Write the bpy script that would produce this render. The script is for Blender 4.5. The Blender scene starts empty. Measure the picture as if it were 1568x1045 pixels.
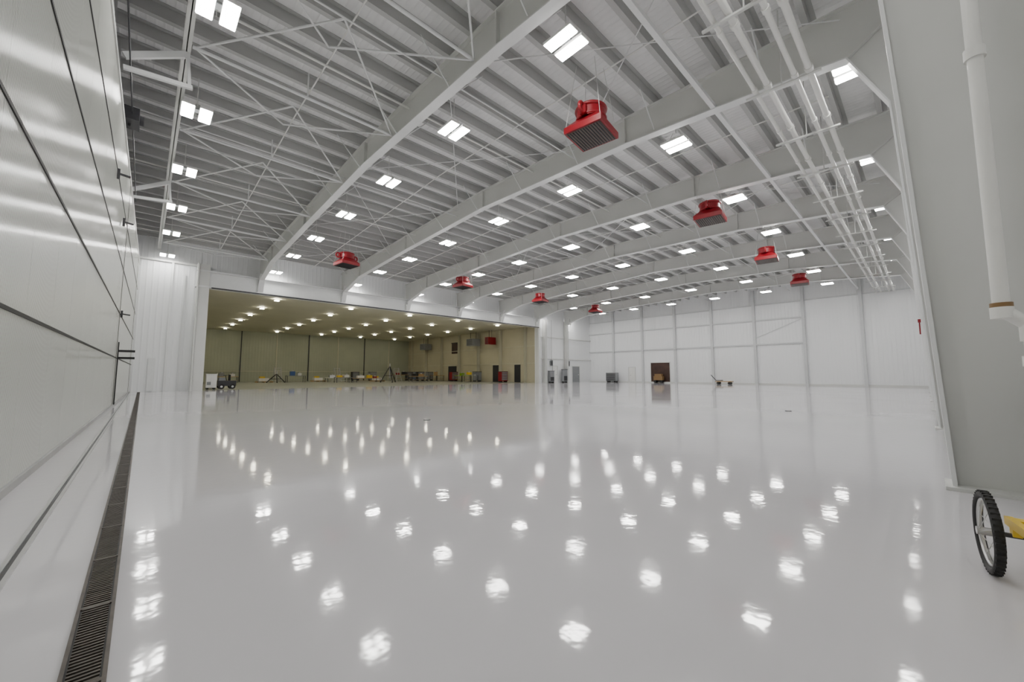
import bpy, math, random
from mathutils import Vector, Matrix
random.seed(3)
S=1.2
D2R=math.pi/180
# ------------------------------------------------------------------ materials
def mat(name,col,rough=0.5,metal=0.0,emit=None,estr=0,spec=0.5,noise=0.0,nscale=3.0,rib=None,bump=0.0,bscale=40,coat=0.0,rpow=5,rstr=.6):
    m=bpy.data.materials.new(name); m.use_nodes=True
    nt=m.node_tree; b=nt.nodes['Principled BSDF']
    b.inputs['Base Color'].default_value=(*col,1); b.inputs['Roughness'].default_value=rough
    b.inputs['Metallic'].default_value=metal
    b.inputs['Specular IOR Level'].default_value=spec
    b.inputs['Coat Weight'].default_value=coat
    if emit:
        b.inputs['Emission Color'].default_value=(*emit,1); b.inputs['Emission Strength'].default_value=estr
    tc=nt.nodes.new('ShaderNodeTexCoord')
    if noise>0:
        n=nt.nodes.new('ShaderNodeTexNoise'); n.inputs['Scale'].default_value=nscale; n.inputs['Detail'].default_value=5
        nt.links.new(tc.outputs['Object'],n.inputs['Vector'])
        r=nt.nodes.new('ShaderNodeMapRange'); r.inputs['From Min'].default_value=0.3; r.inputs['From Max'].default_value=0.7
        r.inputs['To Min'].default_value=1-noise; r.inputs['To Max'].default_value=1+noise
        nt.links.new(n.outputs['Fac'],r.inputs['Value'])
        mx=nt.nodes.new('ShaderNodeVectorMath'); mx.operation='SCALE'; mx.inputs[0].default_value=col
        nt.links.new(r.outputs['Result'],mx.inputs['Scale']); nt.links.new(mx.outputs['Vector'],b.inputs['Base Color'])
    last=None
    if rib:
        axis,scale,dist=rib
        w=nt.nodes.new('ShaderNodeTexWave'); w.wave_type='BANDS'; w.bands_direction=axis; w.wave_profile='SIN'
        w.inputs['Scale'].default_value=scale
        nt.links.new(tc.outputs['Object'],w.inputs['Vector'])
        bp=nt.nodes.new('ShaderNodeBump'); bp.inputs['Strength'].default_value=rstr; bp.inputs['Distance'].default_value=dist
        pw=nt.nodes.new('ShaderNodeMath'); pw.operation='POWER'; pw.inputs[1].default_value=rpow
        nt.links.new(w.outputs['Fac'],pw.inputs[0]); nt.links.new(pw.outputs[0],bp.inputs['Height'])
        nt.links.new(bp.outputs['Normal'],b.inputs['Normal']); last=bp
    if bump>0:
        n2=nt.nodes.new('ShaderNodeTexNoise'); n2.inputs['Scale'].default_value=bscale; n2.inputs['Detail'].default_value=2
        nt.links.new(tc.outputs['Object'],n2.inputs['Vector'])
        b2=nt.nodes.new('ShaderNodeBump'); b2.inputs['Strength'].default_value=1; b2.inputs['Distance'].default_value=bump
        nt.links.new(n2.outputs['Fac'],b2.inputs['Height'])
        if last: nt.links.new(last.outputs['Normal'],b2.inputs['Normal'])
        nt.links.new(b2.outputs['Normal'],b.inputs['Normal'])
    return m
M={}
M['floor']=mat('epoxy_floor',(.63,.615,.64),.06,spec=.6,noise=.02,nscale=.25,bump=.0008,bscale=8)
# roughness variation on the floor (trowel marks / wear)
nt=M['floor'].node_tree; pb=nt.nodes['Principled BSDF']
n=nt.nodes.new('ShaderNodeTexNoise'); n.inputs['Scale'].default_value=.5; n.inputs['Detail'].default_value=6
tc=nt.nodes.new('ShaderNodeTexCoord'); nt.links.new(tc.outputs['Object'],n.inputs['Vector'])
r=nt.nodes.new('ShaderNodeMapRange'); r.inputs['From Min'].default_value=.35; r.inputs['From Max'].default_value=.65; r.inputs['To Min'].default_value=.035; r.inputs['To Max'].default_value=.085
nt.links.new(n.outputs['Fac'],r.inputs['Value']); nt.links.new(r.outputs['Result'],pb.inputs['Roughness'])
M['floor2']=mat('old_hangar_floor',(.45,.45,.40),.2,noise=.05,nscale=.3)
M['steel']=mat('painted_steel',(.65,.655,.635),.42,noise=.02,nscale=1)
M['purlin']=mat('purlin_steel_shaded',(.46,.465,.46),.5,noise=.03,nscale=1)  # shadow side of the purlins put into a darker grey than the deck
M['steel_d']=mat('galvanised_steel',(.42,.42,.42),.45,metal=.3,noise=.05,nscale=4)
M['deck']=mat('roof_deck',(.83,.83,.83),.6,rib=('X',1.6,.02),noise=.03)
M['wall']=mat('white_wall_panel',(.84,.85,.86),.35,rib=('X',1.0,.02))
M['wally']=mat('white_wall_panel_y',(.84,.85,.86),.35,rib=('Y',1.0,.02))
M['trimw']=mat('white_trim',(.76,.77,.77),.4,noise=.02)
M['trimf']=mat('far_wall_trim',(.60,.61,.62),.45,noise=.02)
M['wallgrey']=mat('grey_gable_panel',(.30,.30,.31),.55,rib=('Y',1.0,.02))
M['doorpanel']=mat('hangar_door_panel',(.62,.635,.585),.14,spec=1.0,noise=.015,nscale=.8,rib=('Y',9.0,.0034),rpow=1,rstr=1,bump=.0012,bscale=1.3)
M['black']=mat('black_rubber',(.012,.012,.012),.6,noise=.2,nscale=30)
M['dark']=mat('dark_metal',(.05,.05,.055),.45,metal=.4,noise=.1,nscale=20)
M['grate']=mat('drain_grate',(.085,.072,.062),.5,metal=.5,noise=.25,nscale=12)
M['red']=mat('red_enamel',(.27,.006,.014),.38,noise=.06,nscale=6)
M['grille']=mat('heater_grille',(.14,.11,.095),.5,metal=.3,noise=.1,nscale=20)
M['led']=mat('led_panel',(.9,.9,.9),.4,emit=(1,.985,.945),estr=60)
M['led2']=mat('old_lamp',(.9,.9,.8),.4,emit=(1,.94,.76),estr=80)
M['olive']=mat('old_hangar_wall',(.41,.43,.33),.6,rib=('X',.8,.02),noise=.05,nscale=.4)
M['olivey']=mat('old_hangar_side',(.56,.52,.38),.6,rib=('Y',.8,.02),noise=.05,nscale=.4)
M['olivec']=mat('old_hangar_ceiling',(.60,.58,.45),.6,noise=.04,nscale=.4)
M['pipe']=mat('white_pipe',(.80,.80,.77),.3,noise=.02)
M['brown']=mat('brown_fitting',(.22,.13,.05),.5,noise=.1,nscale=10)
M['yellow']=mat('yellow_paint',(.80,.55,.03),.35,noise=.04,nscale=8)
M['alu']=mat('aluminium',(.6,.6,.6),.3,metal=.9,noise=.04,nscale=8)
M['tan']=mat('timber',(.45,.30,.15),.6,noise=.15,nscale=6)
M['blue']=mat('blue_paint',(.05,.12,.35),.4,noise=.05)
M['grey']=mat('grey_paint',(.25,.26,.27),.45,noise=.05)
M['white']=mat('white_paint',(.8,.8,.78),.4,noise=.03)
M['green']=mat('green_paint',(.25,.45,.05),.4,noise=.05)
M['opening_dark']=mat('dark_interior',(.05,.022,.015),.5,noise=.3,nscale=2)  # flat sheet for openings, unlit brown room behind put into its colour

# ------------------------------------------------------------------ mesh builder (coords in units of S)
class B:
    def __init__(s): s.v=[];s.f=[];s.m=[];s.mats=[];s.sm=[]
    def mi(s,k):
        if k not in s.mats: s.mats.append(k)
        return s.mats.index(k)
    def add(s,vs,fs,k,smooth=False):
        o=len(s.v); i=s.mi(k)
        s.v+= [tuple(a*S for a in p) for p in vs]
        for f in fs: s.f.append([o+j for j in f]); s.m.append(i); s.sm.append(smooth)
    def box(s,x0,x1,y0,y1,z0,z1,k):
        s.add([(x0,y0,z0),(x1,y0,z0),(x1,y1,z0),(x0,y1,z0),(x0,y0,z1),(x1,y0,z1),(x1,y1,z1),(x0,y1,z1)],
              [(0,3,2,1),(4,5,6,7),(0,1,5,4),(1,2,6,5),(2,3,7,6),(3,0,4,7)],k)
    def frame(s,p,q):
        p=Vector(p);q=Vector(q);d=(q-p).normalized()
        up=Vector((0,0,1)) if abs(d.z)<.95 else Vector((0,1,0))
        a=d.cross(up).normalized(); b=a.cross(d).normalized()
        return p,q,a,b
    def beam(s,p,q,w,h,k):
        p,q,a,b=s.frame(p,q); vs=[]
        for c in (p,q):
            for i,j in ((-1,-1),(1,-1),(1,1),(-1,1)): vs.append(tuple(c+a*i*w/2+b*j*h/2))
        s.add(vs,[(3,2,1,0),(4,5,6,7),(0,1,5,4),(1,2,6,5),(2,3,7,6),(3,0,4,7)],k)
    def ibeam(s,p,q,w,h,t,k):
        p=Vector(p);q=Vector(q);_,_,a,b=s.frame(p,q)
        s.beam(p,q,t,h,k)
        for sg in (-1,1):
            s.beam(p+b*sg*(h/2-t/2),q+b*sg*(h/2-t/2),w,t,k)
    def cyl(s,p,q,r,k,n=12,r2=None,caps=True):
        p,q,a,b=s.frame(p,q); r2=r if r2 is None else r2; vs=[]
        for c,rr in ((p,r),(q,r2)):
            for i in range(n):
                t=2*math.pi*i/n; vs.append(tuple(c+a*rr*math.cos(t)+b*rr*math.sin(t)))
        fs=[(i,(i+1)%n,n+(i+1)%n,n+i) for i in range(n)]
        s.add(vs,fs,k,True)
        if caps: s.add(vs,[tuple(range(n-1,-1,-1)),tuple(range(n,2*n))],k)
    def sph(s,c,r,k,n=10,m=6,sc=(1,1,1)):
        vs=[];fs=[]
        for j in range(m+1):
            ph=math.pi*j/m
            for i in range(n):
                t=2*math.pi*i/n
                vs.append((c[0]+r*sc[0]*math.sin(ph)*math.cos(t),c[1]+r*sc[1]*math.sin(ph)*math.sin(t),c[2]+r*sc[2]*math.cos(ph)))
        for j in range(m):
            for i in range(n): fs.append((j*n+i,(j+1)*n+i,(j+1)*n+(i+1)%n,j*n+(i+1)%n))
        s.add(vs,fs,k,True)
    def tube(s,pts,r,k,n=12):
        for a,b in zip(pts,pts[1:]): s.cyl(a,b,r,k,n)
        for p in pts[1:-1]: s.sph(p,r*1.02,k)
    def frust(s,c,z0,z1,a0,b0,a1,b1,k):
        x,y=c
        s.add([(x-a0,y-b0,z0),(x+a0,y-b0,z0),(x+a0,y+b0,z0),(x-a0,y+b0,z0),(x-a1,y-b1,z1),(x+a1,y-b1,z1),(x+a1,y+b1,z1),(x-a1,y+b1,z1)],
              [(0,3,2,1),(4,5,6,7),(0,1,5,4),(1,2,6,5),(2,3,7,6),(3,0,4,7)],k)
    def torus(s,c,R,r,k,ax='Y',n=36,m=10,sq=1.0):
        vs=[];fs=[]
        for i in range(n):
            t=2*math.pi*i/n
            for j in range(m):
                u=2*math.pi*j/m; rr=R+r*math.cos(u); w=r*math.sin(u)*sq
                P={'Y':(rr*math.cos(t),w,rr*math.sin(t)),'Z':(rr*math.cos(t),rr*math.sin(t),w),'X':(w,rr*math.cos(t),rr*math.sin(t))}[ax]
                vs.append((c[0]+P[0],c[1]+P[1],c[2]+P[2]))
        for i in range(n):
            for j in range(m): fs.append((i*m+j,i*m+(j+1)%m,((i+1)%n)*m+(j+1)%m,((i+1)%n)*m+j))
        s.add(vs,fs,k,True)
    def mesh(s,name):
        me=bpy.data.meshes.new(name); me.from_pydata(s.v,[],s.f)
        for k in s.mats: me.materials.append(M[k])
        me.polygons.foreach_set('material_index',s.m); me.polygons.foreach_set('use_smooth',s.sm); me.update()
        return me
    def obj(s,name,bevel=0,parent=None,loc=(0,0,0),rotz=0):
        return place(name,s.mesh(name),loc,rotz,parent,bevel)
def place(name,me,loc=(0,0,0),rotz=0,parent=None,bevel=0):
    o=bpy.data.objects.new(name,me); bpy.context.scene.collection.objects.link(o)
    o.location=[a*S for a in loc]; o.rotation_euler=(0,0,rotz*D2R)
    if parent: o.parent=parent
    if bevel:
        md=o.modifiers.new('bevel','BEVEL'); md.width=bevel*S; md.segments=2; md.limit_method='ANGLE'
    return o

# ------------------------------------------------------------------ dimensions (units of S = camera height)
Y1=30.0; X1=42.4; YR=-.95; XL=-1.0; BAY=5.3
FR=[5.3+BAY*k for k in range(7)]
Y2=60.0; XR2=32.6; ZC2=6.5
OX0,OX1,OZ=2.75,32.0,6.25
def roof(y):
    if y<13: return 9.15+(y+1)/14*.28
    return 9.43-(y-13)/17*.58

# floor
b=B(); b.box(XL-.2,X1+.2,YR-.2,Y1+.05,-.15,0,'floor'); b.obj('floor')
b=B(); b.box(-3,XR2+.2,Y1+.05,Y2+.2,-.15,0,'floor2'); b.obj('floor_annex')
# ceiling deck
b=B()
t=.08
for y0,y1 in ((YR-.2,13),(13,Y1+.2)):
    z0,z1=roof(y0),roof(y1)
    b.add([(XL-.2,y0,z0),(X1+.2,y0,z0),(X1+.2,y1,z1),(XL-.2,y1,z1),(XL-.2,y0,z0+t),(X1+.2,y0,z0+t),(X1+.2,y1,z1+t),(XL-.2,y1,z1+t)],
      [(0,3,2,1),(4,5,6,7),(0,1,5,4),(1,2,6,5),(2,3,7,6),(3,0,4,7)],'deck')
b.obj('ceiling')
# purlins
PS=.92
b=B(); y=-.5
while y<Y1-.2:
    z=roof(y)
    b.box(XL,X1,y-.014,y+.014,z-.28,z,'purlin'); b.box(XL,X1,y-.014,y+.11,z-.31,z-.28,'purlin'); b.box(XL,X1,y-.11,y+.014,z-.02,z,'purlin')
    y+=PS
b.obj('roof_purlins')

# walls
b=B(); b.box(XL,X1,YR-.2,YR,0,9.3,'wall'); b.obj('wall_right')
b=B(); b.box(X1,X1+.2,YR,Y1,0,7.1,'wally'); b.box(X1+.02,X1+.2,YR,Y1,7.1,9.6,'wally'); b.obj('wall_far')
b=B()
b.box(XL,OX0-.1,Y1,Y1+.2,0,9.0,'wall'); b.box(OX1+.1,X1,Y1,Y1+.2,0,9.0,'wall'); b.box(OX0-.1,OX1+.1,Y1,Y1+.2,OZ+.05,9.0,'wall')
b.obj('wall_end')
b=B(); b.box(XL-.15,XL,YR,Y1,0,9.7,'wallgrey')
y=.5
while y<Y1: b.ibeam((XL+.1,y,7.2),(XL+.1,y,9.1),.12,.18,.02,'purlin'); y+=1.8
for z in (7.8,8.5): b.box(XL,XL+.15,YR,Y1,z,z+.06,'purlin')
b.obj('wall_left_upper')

# left hangar door (slightly toed-in track)
def wx(y): return -.78+(y-5)*.0125
b=B()
def slab(ya,yb,za,zb,off,k,th=.1):
    xa,xb=wx(ya)+off,wx(yb)+off
    b.add([(xa-th,ya,za),(xa,ya,za),(xb,yb,za),(xb-th,yb,za),(xa-th,ya,zb),(xa,ya,zb),(xb,yb,zb),(xb-th,yb,zb)],
      [(0,3,2,1),(4,5,6,7),(0,1,5,4),(1,2,6,5),(2,3,7,6),(3,0,4,7)],k)
seams=[.06,1.5,2.9,4.3,5.7,7.1]
ys=[YR,3.0,6.6,10.2,13.8,17.4,21.0,24.6,28.2,Y1-.02]
for ya,yb in zip(ys,ys[1:]):
    for za,zb in zip(seams,seams[1:]):
        n=3; w=(yb-ya)/n
        for i in range(n):
            slab(ya+i*w+.002,ya+(i+1)*w-.002,za+.012,zb-.012,0,'doorpanel')
slab(YR,Y1-.02,.0,7.1,-.02,'steel_d',.06)
for z in seams[1:-1]: slab(YR,Y1-.02,z-.016,z+.016,.010,'black',.03)
for y in (17.4,28.2): slab(y-.02,y+.02,0.05,7.1,.008,'black',.03)
slab(YR,Y1-.02,0,.07,.02,'steel_d',.05)
slab(YR,Y1-.02,7.1,7.22,.02,'steel',.2)
b.obj('wall_left')
# door hardware
b=B()
xw=wx(17.4)+.02
for z in (1.72,1.5):
    b.beam((xw,17.4,z),(xw+.40,17.4,z),.05,.07,'black')
b.box(xw,xw+.03,17.36,17.44,0.05,2.0,'black')
b.obj('door_latch_bar')
for (y,z) in ((17.4,2.9),(12.2,5.5),(15.0,5.2)):
    x=wx(y)+.02
    bb=B(); bb.box(x,x+.05,y-.04,y+.04,z-.12,z+.1,'dark'); bb.beam((x,y,z),(x+.22,y,z-.03),.04,.04,'dark'); bb.obj('door_roller_bracket')
# door track and trench drain
b=B(); b.box(-.475,-.455,YR,Y1,0,.012,'alu'); b.box(-.435,-.415,YR,Y1,0,.012,'alu'); b.box(-.455,-.435,YR,Y1,0,.004,'dark'); b.obj('floor_door_track')
b=B(); dc=-.085
b.box(dc-.055,dc+.055,-.5,Y1-.4,.0,.004,'black')
b.box(dc-.058,dc-.046,-.5,Y1-.4,0,.009,'grate'); b.box(dc+.046,dc+.058,-.5,Y1-.4,0,.009,'grate')
y=-.5
while y<10:
    b.box(dc-.04,dc+.04,y,y+.009,.002,.009,'grate'); y+=.022
while y<Y1-.45:
    b.box(dc-.04,dc+.04,y,y+.04,.002,.009,'grate'); y+=.11
y=-.5
while y<Y1-.5: b.box(dc-.05,dc+.05,y,y+.018,.002,.0092,'grate'); y+=.6
b.obj('trench_drain')

# ------------------------------------------------------------------ steel frames
def frame(x,name='steel_frame'):
    b=B()
    st=[((-.85,0),(-.12,0)),((-.85,3.5),(.02,3.5)),((-.85,6.4),(.16,6.4)),((-.85,8.85),(.75,7.7)),
        ((2.5,roof(2.5)-.32),(2.5,roof(2.5)-1.35)),((6,roof(6)-.32),(6,roof(6)-1.15)),((13,roof(13)-.32),(13,roof(13)-1.1)),
        ((20,roof(20)-.32),(20,roof(20)-1.12)),((26.5,roof(26.5)-.32),(26.5,roof(26.5)-1.25)),((Y1-.03,roof(Y1)-.32),(Y1-.03,6.9))]
    tw=.018; fw=.13
    for (o0,i0),(o1,i1) in zip(st,st[1:]):
        vs=[]
        for sx in (-tw,tw):
            for p in (o0,i0,i1,o1): vs.append((x+sx,p[0],p[1]))
        b.add(vs,[(0,1,2,3),(7,6,5,4),(0,4,5,1),(1,5,6,2),(2,6,7,3),(3,7,4,0)],'steel')
        b.beam((x,i0[0],i0[1]),(x,i1[0],i1[1]),fw*2,.03,'trimw'); b.beam((x,o0[0],o0[1]),(x,o1[0],o1[1]),fw*2,.03,'steel')
    for (o0,i0) in (st[3],st[5],st[6],st[7],st[8]):
        b.beam((x,o0[0],o0[1]),(x,i0[0],i0[1]),fw*2-.01,.05,'steel')
    b.box(x-.2,x+.2,-.9,-.06,0,.03,'steel')
    yy=[-.5+PS*i for i in range(33)]
    for i in range(3,31,3):
        y=yy[i]; zi=roof(y)-1.14
        for sx in (-1,1):
            b.cyl((x+sx*.12,y,zi),(x+sx*.95,y,roof(y)-.26),.018,'trimw',5)
    if OX0<x<OX1:
        b.box(x-.15,x+.15,Y1-.5,Y1-.02,OZ+.0,OZ+.55,'steel')
        vs=[(x-.02,Y1-.9,7.4),(x-.02,Y1-.03,OZ),(x-.02,Y1-.03,7.4),(x+.02,Y1-.9,7.4),(x+.02,Y1-.03,OZ),(x+.02,Y1-.03,7.4)]
        b.add(vs,[(0,1,2),(5,4,3),(0,3,4,1),(1,4,5,2),(2,5,3,0)],'steel')
        b.beam((x,Y1-.95,7.45),(x,Y1-.45,OZ),.3,.03,'trimw')
    else:
        b.ibeam((x,Y1-.3,0),(x,Y1-.3,7.3),.3,.5,.03,'steel'); b.box(x-.15,x+.15,Y1-1.0,Y1-.55,6.9,7.6,'steel')
    return b.obj(name)
for x in FR: frame(x)
# columns by opening
b=B(); b.box(2.15,2.65,Y1-.5,Y1-.02,0,7.6,'steel'); b.box(2.05,2.12,Y1-.8,Y1-.02,0,7.6,'steel'); b.box(.9,1.0,Y1-.12,Y1,0,7.6,'trimw')
b.box(1.5,1.56,Y1-.1,Y1-.02,0,6.9,'trimw'); b.box(.2,.5,Y1-.06,Y1-.01,.05,1.9,'trimw'); b.obj('opening_column')
b=B(); b.box(OX1,OX1+.3,Y1-.5,Y1-.02,0,7.2,'steel'); b.ibeam((OX1+1.2,Y1-.3,0),(OX1+1.2,Y1-.3,7.2),.3,.5,.03,'steel'); b.obj('opening_column')
# header
b=B(); b.box(2.0,OX1+.3,Y1-.55,Y1-.03,OZ-.06,OZ+.05,'trimw'); b.box(2.0,OX1+.3,Y1-.32,Y1-.26,OZ,OZ+.95,'trimw'); b.box(2.0,OX1+.3,Y1-.55,Y1-.03,OZ+.93,OZ+1.0,'trimw')
b.box(OX0,OX1,Y1-.62,Y1-.56,OZ-.1,OZ-.02,'dark')
b.obj('opening_header_beam')
b=B()
for z in (2.7,5.2,): b.box(OX1+.3,X1,Y1-.16,Y1,z,z+.09,'steel')
b.box(XL,2.1,Y1-.14,Y1,7.5,7.6,'steel')
b.obj('trim_end')
b=B()
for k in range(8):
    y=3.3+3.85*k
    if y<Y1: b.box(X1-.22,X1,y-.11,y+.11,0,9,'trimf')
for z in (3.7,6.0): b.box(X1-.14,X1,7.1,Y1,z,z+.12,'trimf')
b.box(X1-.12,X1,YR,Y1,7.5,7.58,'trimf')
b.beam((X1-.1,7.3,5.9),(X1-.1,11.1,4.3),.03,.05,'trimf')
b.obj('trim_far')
b=B(); b.box(X1-.04,X1,YR,Y1,0,.12,'steel'); b.obj('baseboard_far')

# longitudinal struts, bracing
b=B()
b.ibeam((.3,YR,8.33),(.3,Y1-.1,8.33),.15,.28,.02,'steel')
b.obj('door_support_beam')
b=B()
b.beam((XL,3.4,8.0),(X1,3.4,8.0),.11,.11,'trimw')
b.obj('roof_strut')
b=B()
for y in (2.75,6.8,10.95,15.0,19.0,23.1,27.2):
    z=roof(y)-1.0
    b.cyl((.4,y,z),(FR[0]-.1,y,z),.04,'trimw',8)
    b.cyl((.45,y,z),(2.8,y+2.6,roof(y+2.6)-.5),.026,'trimw',6)
    b.cyl((.45,y,z),(2.8,y-2.6,roof(y-2.6)-.5),.026,'trimw',6)
    b.cyl((2.8,y,z),(2.8,y,roof(y)-.3),.02,'trimw',6)
    b.cyl((FR[0]-.1,y,z),(2.8,y+2.6,roof(y+2.6)-.5),.026,'trimw',6)
    b.cyl((FR[0]-.1,y,z),(2.8,y-2.6,roof(y-2.6)-.5),.026,'trimw',6)
for y in (10.95,19.0):
    b.beam((-.65,y,7.55),(.33,y,8.15),.07,.13,'trimw')
    b.beam((-.65,y,7.3),(.45,y,7.42),.07,.09,'trimw'); b.beam((.4,y,7.4),(.33,y,8.2),.06,.06,'trimw')
b.obj('end_bay_bracing')
b=B()
for (y,z) in ((5.2,7.6),(8.5,7.5),(13.4,7.45)):
    b.box(-.72,-.42,y-.3,y+.3,z-.16,z+.16,'dark'); b.cyl((-.42,y,z),(-.34,y,z),.12,'dark',14); b.beam((-.6,y,7.22),(-.6,y,z),.05,.05,'dark')
b.cyl((-.55,3.5,7.45),(-.55,20,7.45),.015,'dark',6)
b.obj('door_drive_motors')
b=B()
for x0 in (FR[0],FR[2],FR[4],FR[5]):
    for y in (0.8,8,15,22):
        y2=min(y+7,29)
        b.cyl((x0,y,roof(y)-.5),(x0+BAY,y2,roof(y2)-.5),.016,'trimw',5); b.cyl((x0+BAY,y,roof(y)-.5),(x0,y2,roof(y2)-.5),.016,'trimw',5)
for y in (8,15,22):
    b.cyl((XL+.3,y,roof(y)-.8),(X1-.2,y,roof(y)-.8),.022,'trimw',6)
b.obj('roof_rod_bracing')
b=B()
for y,z,r in ((1.30,7.45,.06),(1.55,7.45,.05),(2.05,7.5,.06),(2.3,7.5,.045)):
    b.cyl((XL+.35,y,z),(X1-.25,y,z),r,'pipe',12)
    x=1.0
    while x<X1-.4:
        b.cyl((x,y,z),(x+.12,y,z),r*1.35,'pipe',12); x+=2.2
x=2.0
while x<X1:
    b.beam((x,1.1,7.37),(x,2.5,7.41),.06,.04,'steel'); b.cyl((x,1.8,7.4),(x,1.8,roof(1.8)-.02),.015,'steel',5); x+=BAY/2
b.obj('sprinkler_main_pipes')
b=B()
for y in (10,19,27):
    b.cyl((XL+.2,y,roof(y)-.55),(X1-.1,y,roof(y)-.55),.03,'pipe',8)
for k in range(8):
    x=3+BAY*k; b.cyl((x,1.4,roof(1.4)-.4),(x,13,roof(13)-.4),.02,'pipe',6); b.cyl((x,13,roof(13)-.4),(x,29.5,roof(29.5)-.4),.02,'pipe',6)
b.obj('sprinkler_branch_pipes')

# ------------------------------------------------------------------ high bay lights
b=B()
for s_ in (-1,1):
    c=s_*.185
    b.box(c-.135,c+.135,-.36,.36,.02,.08,'white'); b.box(c-.12,c+.12,-.34,.34,.0,.02,'led')
b.box(-.26,.26,-.09,.09,.08,.13,'grey')
for sy in (-.28,.28): b.cyl((0,sy,.08),(0,sy*.3,.45),.008,'steel',5)
b.cyl((0,0,.42),(0,0,1.0),.012,'steel',6)
lm=b.mesh('high_bay_light')
for i in range(8):
    for j in range(8):
        x=.65+BAY*i+(.12 if i else 0); y=.7+4.07*j
        place('high_bay_light',lm,(x,y,7.9 if j<7 else 7.7),0)
# ------------------------------------------------------------------ red unit heaters
b=B()
b.frust((0,0),0,.15,.50,.50,.50,.50,'red')
b.frust((0,0),.15,.40,.50,.50,.26,.26,'red')
b.box(-.45,.45,-.45,.45,-.015,.0,'grille')
for i in range(13):
    y=-.42+.07*i; b.beam((-.44,y,-.02),(.44,y,-.02),.02,.025,'dark')
for sx,sy in ((-1,-1),(1,-1),(1,1),(-1,1)):
    b.cyl((sx*.47,sy*.47,.1),(sx*.25,sy*.25,1.85),.008,'steel',5)
b.cyl((0,0,.38),(0,0,.66),.36,'red',28); b.torus((0,0,.66),.36,.045,'red','Z',28,8); b.torus((0,0,.42),.36,.03,'red','Z',28,8)
b.cyl((0,0,.66),(0,0,.72),.24,'dark',20)
for sx in (-1,1):
    b.torus((sx*.49,0,.50),.12,.04,'red','Y',16,8); b.box(min(sx*.3,sx*.45),max(sx*.3,sx*.45),-.08,.08,.38,.58,'red')
hm=b.mesh('red_unit_heater')
for yy in (5.4,21.6):
    for k in range(4): place('red_unit_heater',hm,(7.85+7.9*k,yy,6.95),8)

# ------------------------------------------------------------------ right foreground
b=B()
px,py,pr=4.3,-.39,.042
b.tube([(px,py,7.3),(px,py,1.44),(px+.02,py-.12,1.32),(px+.02,py-.12,.0)],pr,'pipe',16)
b.cyl((px,py,1.46),(px,py,1.49),.054,'brown',16); b.cyl((px,py,1.38),(px,py,1.46),.056,'pipe',16); b.cyl((px+.02,py-.12,1.22),(px+.02,py-.12,1.33),.056,'pipe',16); b.cyl((px+.02,py-.12,1.05),(px+.02,py-.12,1.12),.056,'pipe',16); b.cyl((px,py,3.3),(px,py,3.38),.056,'pipe',16)
b.tube([(px,py,7.25),(px,py,7.35),(px,YR+.02,7.6)],pr,'pipe',16)
for z in (.9,5.2): b.beam((px+.02,py-.1,z),(px+.02,YR+.005,z),.03,.04,'steel_d')
b.obj('drain_downpipe')
b=B(); b.box(4.55,4.95,YR+.005,-.66,.35,1.05,'grey'); b.box(4.53,4.55,-.9,-.7,.4,1.0,'dark'); b.box(4.5,4.98,YR+.005,-.64,1.05,1.08,'steel_d'); b.box(4.55,4.6,-.72,-.66,0,.35,'dark');b.box(4.9,4.95,-.72,-.66,0,.35,'dark'); b.obj('electrical_cabinet',bevel=.006)

# hand cart with spoked wheels (bed extends toward -x)
b=B()
R=.2
def wheel(b,y):
    b.torus((0,y,R),R-.018,.018,'black','Y',40,8,1.1)
    for i in range(44):
        t=2*math.pi*i/44
        b.beam((math.cos(t)*(R-.004),y-.016,R+math.sin(t)*(R-.004)),(math.cos(t)*(R-.004),y+.016,R+math.sin(t)*(R-.004)),.010,.010,'black')
    b.torus((0,y,R),R-.042,.008,'alu','Y',36,6,1.4)
    b.cyl((0,y-.04,R),(0,y+.04,R),.02,'alu',12)
    for i in range(18):
        t=2*math.pi*i/18; s_=-.03 if i%2 else .03
        b.cyl((math.cos(t+.3)*.02,y+s_,R+math.sin(t+.3)*.02),(math.cos(t)*(R-.042),y,R+math.sin(t)*(R-.042)),.0022,'alu',4)
wheel(b,0); wheel(b,-.5)
b.cyl((0,.03,R),(0,-.53,R),.012,'dark',8)
for y in (-.09,-.43):
    b.beam((.1,y,R+.05),(-.75,y,R+.09),.03,.04,'yellow'); b.beam((-.75,y,R+.09),(-.98,y,R+.6),.03,.03,'yellow')
b.beam((-.98,-.09,R+.6),(-.98,-.43,R+.6),.03,.03,'yellow')
for x in (-.08,.2,.45,.72): b.beam((-x,-.09,R+.06+x*.05),(-x,-.43,R+.06+x*.05),.06,.015,'yellow')
b.beam((.0,-.09,R),(.0,-.09,R+.05),.05,.03,'yellow'); b.beam((0,-.43,R),(0,-.43,R+.05),.05,.03,'yellow')
b.cyl((-.7,-.1,R+.07),(-.7,-.1,0.0),.015,'dark',8); b.cyl((-.7,-.4,R+.07),(-.7,-.4,0.0),.015,'dark',8)
b.obj('yellow_hand_cart',loc=(3.17,-.17,0),rotz=7)

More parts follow.
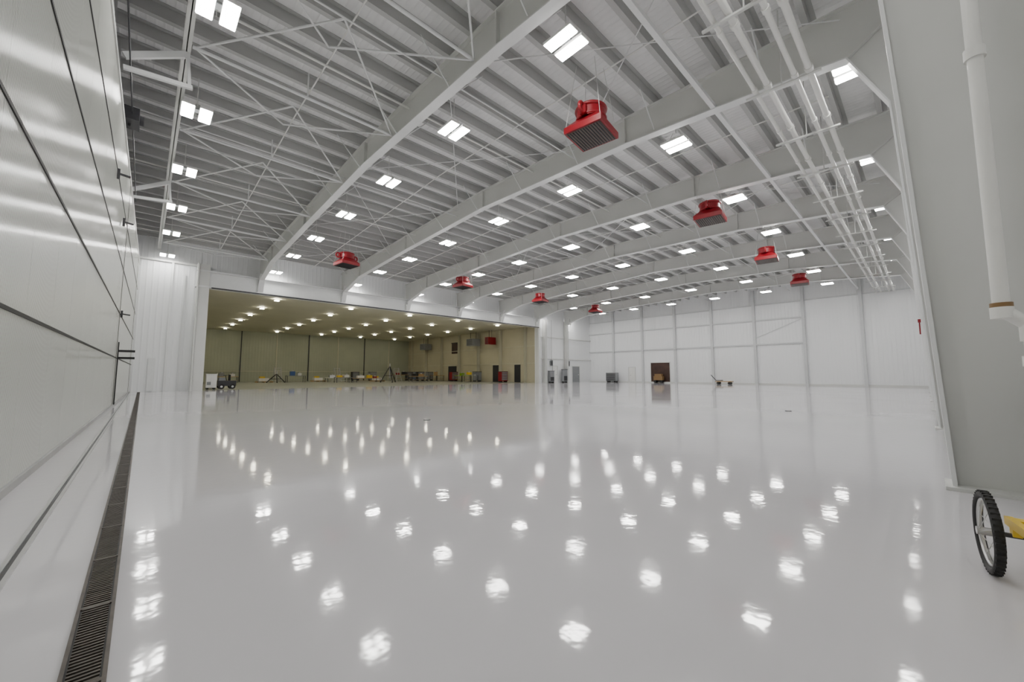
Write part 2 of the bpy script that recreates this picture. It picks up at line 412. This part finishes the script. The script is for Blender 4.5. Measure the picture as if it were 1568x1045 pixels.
# ------------------------------------------------------------------ doors and wall items
def door(name,kind,a,c,z,k,frm='steel',inner=None):
    b=B(); e=.004
    if kind=='far':
        b.box(X1-.03,X1-e,a,c,0,z,k)
        for yy in (a-.06,c): b.box(X1-.07,X1-e,yy,yy+.06,0,z+.06,frm)
        b.box(X1-.07,X1-e,a-.06,c+.06,z,z+.07,frm)
        if inner: b.box(X1-.05,X1-.03,c-.25,c-.12,z*.45,z*.5,'alu')
    else:
        b.box(a,c,Y1-.03,Y1-e,0,z,k)
        for xx in (a-.06,c): b.box(xx,xx+.06,Y1-.07,Y1-e,0,z+.06,frm)
        b.box(a-.06,c+.06,Y1-.07,Y1-e,z,z+.07,frm)
        if inner: b.box(c-.25,c-.12,Y1-.05,Y1-.03,z*.45,z*.5,'alu')
    b.obj(name)
door('door_1','far',19.4,21.6,2.25,'opening_dark')
door('door_2','far',23.6,24.4,1.75,'white',inner=1)
door('door_3','end',38.6,40.0,1.9,'grey',inner=1)
door('door_4','end',34.9,35.7,1.9,'white',inner=1)
b=B(); b.box(X1-.7,X1-.2,20.0,21.0,.3,.75,'brown'); b.box(X1-.65,X1-.25,20.1,20.9,.75,1.0,'brown')
for y in (20.15,20.85): b.cyl((X1-.72,y,.15),(X1-.22,y,.15),.15,'black',12)
b.obj('equipment_cart')
b=B(); b.box(X1-1.0,X1-.4,25.6,27.0,.15,1.15,'grey')
for i in range(6): b.box(X1-1.03,X1-1.0,25.7,26.9,.25+i*.14,.32+i*.14,'dark')
for y in (25.8,26.8): b.cyl((X1-1.0,y,.1),(X1-.4,y,.1),.1,'black',10)
b.obj('air_compressor_unit')
b=B(); b.box(X1-1.6,X1-.8,12.8,14.2,.22,.3,'tan'); b.box(X1-1.5,X1-.9,13.7,14.2,.3,.42,'grey'); b.beam((X1-1.2,14.2,.3),(X1-1.2,14.7,.9),.06,.06,'dark')
for y in (13,14): b.cyl((X1-1.55,y,.11),(X1-.85,y,.11),.11,'black',10)
b.obj('flat_dolly')
for (x,z) in ((FR[1],1.95),):
    b=B(); b.box(x-.21,x-.16,-.0,.04,z,z+.06,'red'); b.cyl((x-.18,.02,z-.22),(x-.18,.02,z),.010,'red',8); b.obj('fire_alarm_horn')
for x,h in ((33.7,1.3),(36.1,1.5),):
    b=B(); b.box(x,x+.7,Y1-.7,Y1-.35,.12,h,'grey'); b.box(x+.05,x+.65,Y1-.72,Y1-.7,.2,h*.5,'dark'); b.box(x-.03,x+.73,Y1-.74,Y1-.33,h,h+.05,'dark')
    for xx in (x+.1,x+.6): b.cyl((xx,Y1-.72,.06),(xx,Y1-.35,.06),.06,'black',8)
    b.obj('tool_cabinet')
for x in (34.35,37.5):
    b=B(); b.box(x,x+.4,Y1-.2,Y1-.17,1.9,2.6,'grey'); b.box(x+.05,x+.35,Y1-.22,Y1-.2,2.0,2.5,'dark'); b.box(x+.1,x+.3,Y1-.17,Y1-.005,2.0,2.5,'grey'); b.cyl((x+.2,Y1-.19,2.6),(x+.2,Y1-.19,7.3),.02,'steel_d',6); b.obj('electrical_panel')
for (x,y) in ((4.55,7.5),(12.7,2.6)):
    b=B(); b.cyl((0,0,0),(0,0,.008),.07,'steel_d',20); b.torus((0,0,.006),.07,.007,'dark','Z',20,6); b.obj('floor_cleanout_cover',loc=(x,y,0))

# ------------------------------------------------------------------ annex hangar
b=B(); b.box(-3,XR2,Y2,Y2+.2,0,ZC2,'olive'); b.obj('wall_annex_back')
b=B(); b.box(XR2,XR2+.2,Y1+.2,Y2,0,ZC2,'olivey'); b.obj('wall_annex_side')
b=B(); b.box(-3.2,-3,Y1+.2,Y2,0,ZC2,'olivey'); b.obj('wall_annex_left')
b=B(); b.box(-3.2,XR2+.2,Y1+.2,Y2+.2,ZC2,ZC2+.15,'olivec'); b.obj('ceiling_annex')
b=B()
for k in range(9): b.box(1+4*k-.05,1+4*k+.05,Y2-.12,Y2,0,ZC2,'olivec' if k%2 else 'dark')
b.box(-3,XR2,Y2-.1,Y2,1.3,1.36,'olivec')
for k in range(7): b.ibeam((XR2-.2,32+4.4*k,0),(XR2-.2,32+4.4*k,ZC2),.3,.25,.03,'olivec')
for z in (2.2,4.2): b.box(XR2-.1,XR2,Y1+.3,Y2,z,z+.08,'olivec')
b.obj('trim_annex')
b=B()
for i in range(6):
    for j in range(6):
        x=1.5+5.4*i; y=32.5+4.9*j
        b.cyl((x,y,ZC2-.12),(x,y,ZC2),.1,'white',14); b.box(x-.14,x+.14,y-.14,y+.14,ZC2-.14,ZC2-.12,'led2')
b.obj('annex_ceiling_lights')
for (y,k) in ((53,'grey'),(41,'grey'),(37.5,'red')):
    b=B(); w_=.35 if k=='red' else .7
    b.box(XR2-1.5,XR2-.3,y-w_,y+w_,4.7,5.6,k)
    for i in range(6): b.box(XR2-1.53,XR2-1.5,y-w_+.1,y+w_-.1,4.8+i*.13,4.86+i*.13,'dark')
    for yy in (y-w_+.1,y+w_-.1): b.cyl((XR2-.9,yy,5.6),(XR2-.9,yy,ZC2),.03,'dark',6)
    b.obj('hanging_unit_heater')
b=B(); b.box(XR2-.05,XR2-.005,45.5,47.2,3.9,5.4,'opening_dark'); b.box(XR2-.08,XR2-.005,45.4,47.3,5.4,5.5,'dark'); b.obj('window_1')
for n_,(y0,y1_) in enumerate(((46,48),(36.9,38.0),(33,34))):
    b=B(); b.box(XR2-.05,XR2-.005,y0,y1_,0,2.1,'dark'); b.box(XR2-.09,XR2-.005,y0-.1,y1_+.1,2.1,2.2,'olivec'); b.obj('door_%d'%(5+n_))
def bench(x,y,w,d,h,kt,items=()):
    b=B(); b.box(x-w/2,x+w/2,y-d/2,y+d/2,h-.06,h,kt)
    for sx in (-1,1):
        for sy in (-1,1): b.beam((x+sx*(w/2-.05),y+sy*(d/2-.05),0),(x+sx*(w/2-.05),y+sy*(d/2-.05),h-.06),.05,.05,'dark')
    b.box(x-w/2+.05,x+w/2-.05,y-d/2+.05,y+d/2-.05,h*.35,h*.38,kt)
    for (ox,ww,hh,kk) in items: b.box(x+ox,x+ox+ww,y-.2,y+.2,h,h+hh,kk); b.cyl((x+ox+ww*.5,y,h+hh),(x+ox+ww*.5,y,h+hh+.12),ww*.2,'alu',8)
    b.obj('workbench')
bench(13.4,52,2.0,.9,.8,'grey',((-.6,.5,.5,'blue'),(.2,.4,.3,'white')))
bench(17.5,50,2.5,1.0,.55,'white',((-.9,.6,.3,'alu'),(.3,.7,.25,'tan')))
bench(20,47,3.0,1.2,.5,'tan',((-1.2,.8,.3,'white'),(.0,.6,.35,'yellow'),(.8,.4,.2,'red')))
bench(27,52,2.2,1.0,.9,'tan',((-.7,.5,.3,'red'),(.3,.5,.4,'dark')))
bench(31,48.6,1.2,2.0,.8,'tan',((-.4,.4,.5,'tan'),))
bench(30.8,42,1.2,2.2,.8,'green',((-.4,.5,.3,'green'),))
bench(7.0,55,2.2,1.0,.7,'tan',((-.7,.5,.4,'grey'),(.3,.5,.3,'white')))
bench(17.0,46.5,1.8,.9,.6,'grey',((-.7,.5,.25,'yellow'),(.1,.5,.3,'white')))
bench(26.5,46,2.4,.9,.7,'tan',((-.9,.5,.35,'dark'),(.1,.6,.3,'tan')))
bench(29.3,38.5,1.2,1.8,.9,'grey',((-.4,.5,.3,'yellow'),))
def toolbox(x,y,k):
    b=B(); b.box(x-.5,x+.5,y-.3,y+.3,.15,1.25,k)
    for i in range(5): b.box(x-.45,x+.45,y-.32,y-.3,.25+i*.2,.40+i*.2,'grey'); b.beam((x-.3,y-.34,.38+i*.2),(x+.3,y-.34,.38+i*.2),.02,.02,'alu')
    b.box(x-.52,x+.52,y-.32,y+.32,1.25,1.3,'dark')
    for sx in (-.4,.4): b.cyl((x+sx,y-.25,.08),(x+sx,y+.25,.08),.08,'black',10)
    b.obj('tool_chest')
for x,y,k in ((29.5,54,'dark'),(31.4,45,'red'),(31.5,39.9,'grey'),(31.6,35.0,'red'),(31.5,51.5,'grey'),(24.2,55,'grey'),(28.8,49.5,'dark'),(31.4,56,'blue'),(22.5,57,'dark')): toolbox(x,y,k)
def hoist(x,y,h=2.0):
    b=B()
    for i in range(3):
        t=2.09*i+.4; b.cyl((x+1.0*math.cos(t),y+1.0*math.sin(t),.08),(x,y,h),.05,'dark',8); b.sph((x+1.0*math.cos(t),y+1.0*math.sin(t),.07),.07,'black')
        t2=t+2.09; b.cyl((x+.6*math.cos(t),y+.6*math.sin(t),h*.42),(x+.6*math.cos(t2),y+.6*math.sin(t2),h*.42),.03,'dark',6)
    b.cyl((x,y,.5),(x,y,h+.3),.07,'alu',10)
    b.obj('aircraft_tripod_jack')
hoist(21,43.0,1.9); hoist(11,50.2,1.0)
def ladder(x,y):
    b=B()
    for sx in (0,.7):
        b.beam((x+sx,y,0),(x+sx,y+1.0,1.8),.05,.08,'alu'); b.beam((x+sx,y+1.6,0),(x+sx,y+1.0,1.8),.05,.05,'alu')
    for i in range(6): b.box(x,x+.7,y+.1+i*.16,y+.3+i*.16,.25+i*.29,.29+i*.29,'alu')
    b.obj('rolling_step_ladder')
ladder(24.5,48); ladder(18.5,53); ladder(12.0,55)
for (x,y) in ((22.2,50),(16,54),(9.5,52)):
    b=B()
    for i in range(6): b.box(x,x+1.6,y+i*.22,y+i*.22+.16,.12,.15,'tan')
    for i in (0,.7,1.5): b.box(x+i,x+i+.1,y,y+1.26,0,.12,'tan')
    b.box(x+.2,x+1.2,y+.2,y+1.0,.15,.5,'white'); b.box(x+.3,x+.8,y+.3,y+.8,.5,.7,'yellow')
    b.obj('loaded_pallet')
# tug
b=B()
x,y=3.65,32.0
b.box(x,x+1.0,y,y+.8,.2,.55,'dark'); b.box(x+.05,x+.4,y+.1,y+.7,.55,.75,'grey'); b.box(x+.62,x+.70,y+.15,y+.65,.55,.95,'black'); b.cyl((x+.5,y+.4,.55),(x+.44,y+.4,.88),.02,'black',8); b.torus((x+.44,y+.4,.9),.1,.018,'black','Z',16,6)
for xx in (x+.2,x+.8):
    for yy in (y-.05,y+.7): b.cyl((xx,yy,.16),(xx,yy+.15,.16),.16,'black',16); b.cyl((xx,yy-.005,.16),(xx,yy+.155,.16),.07,'alu',12)
b.obj('tow_tractor',bevel=.02)
b=B(); b.box(2.95,3.5,31.2,31.8,.12,.95,'white'); b.box(3.0,3.2,31.18,31.2,.3,.5,'grey'); b.box(2.93,3.52,31.18,31.82,.95,1.0,'white')
for xx in (3.05,3.4): b.cyl((xx,31.25,.06),(xx,31.75,.06),.06,'black',8)
b.obj('ground_power_unit',bevel=.02)

# ------------------------------------------------------------------ world + camera
w=bpy.data.worlds.new('World'); bpy.context.scene.world=w; w.use_nodes=True
w.node_tree.nodes['Background'].inputs[0].default_value=(.5,.52,.55,1); w.node_tree.nodes['Background'].inputs[1].default_value=.1
cam=bpy.data.cameras.new('camera'); co=bpy.data.objects.new('camera',cam); bpy.context.scene.collection.objects.link(co)
cam.sensor_width=36; cam.lens=13.7; cam.clip_start=.05; cam.clip_end=500
co.location=(0,0,S); co.rotation_euler=((90+4.83)*D2R,0,-43.4*D2R)
bpy.context.scene.camera=co
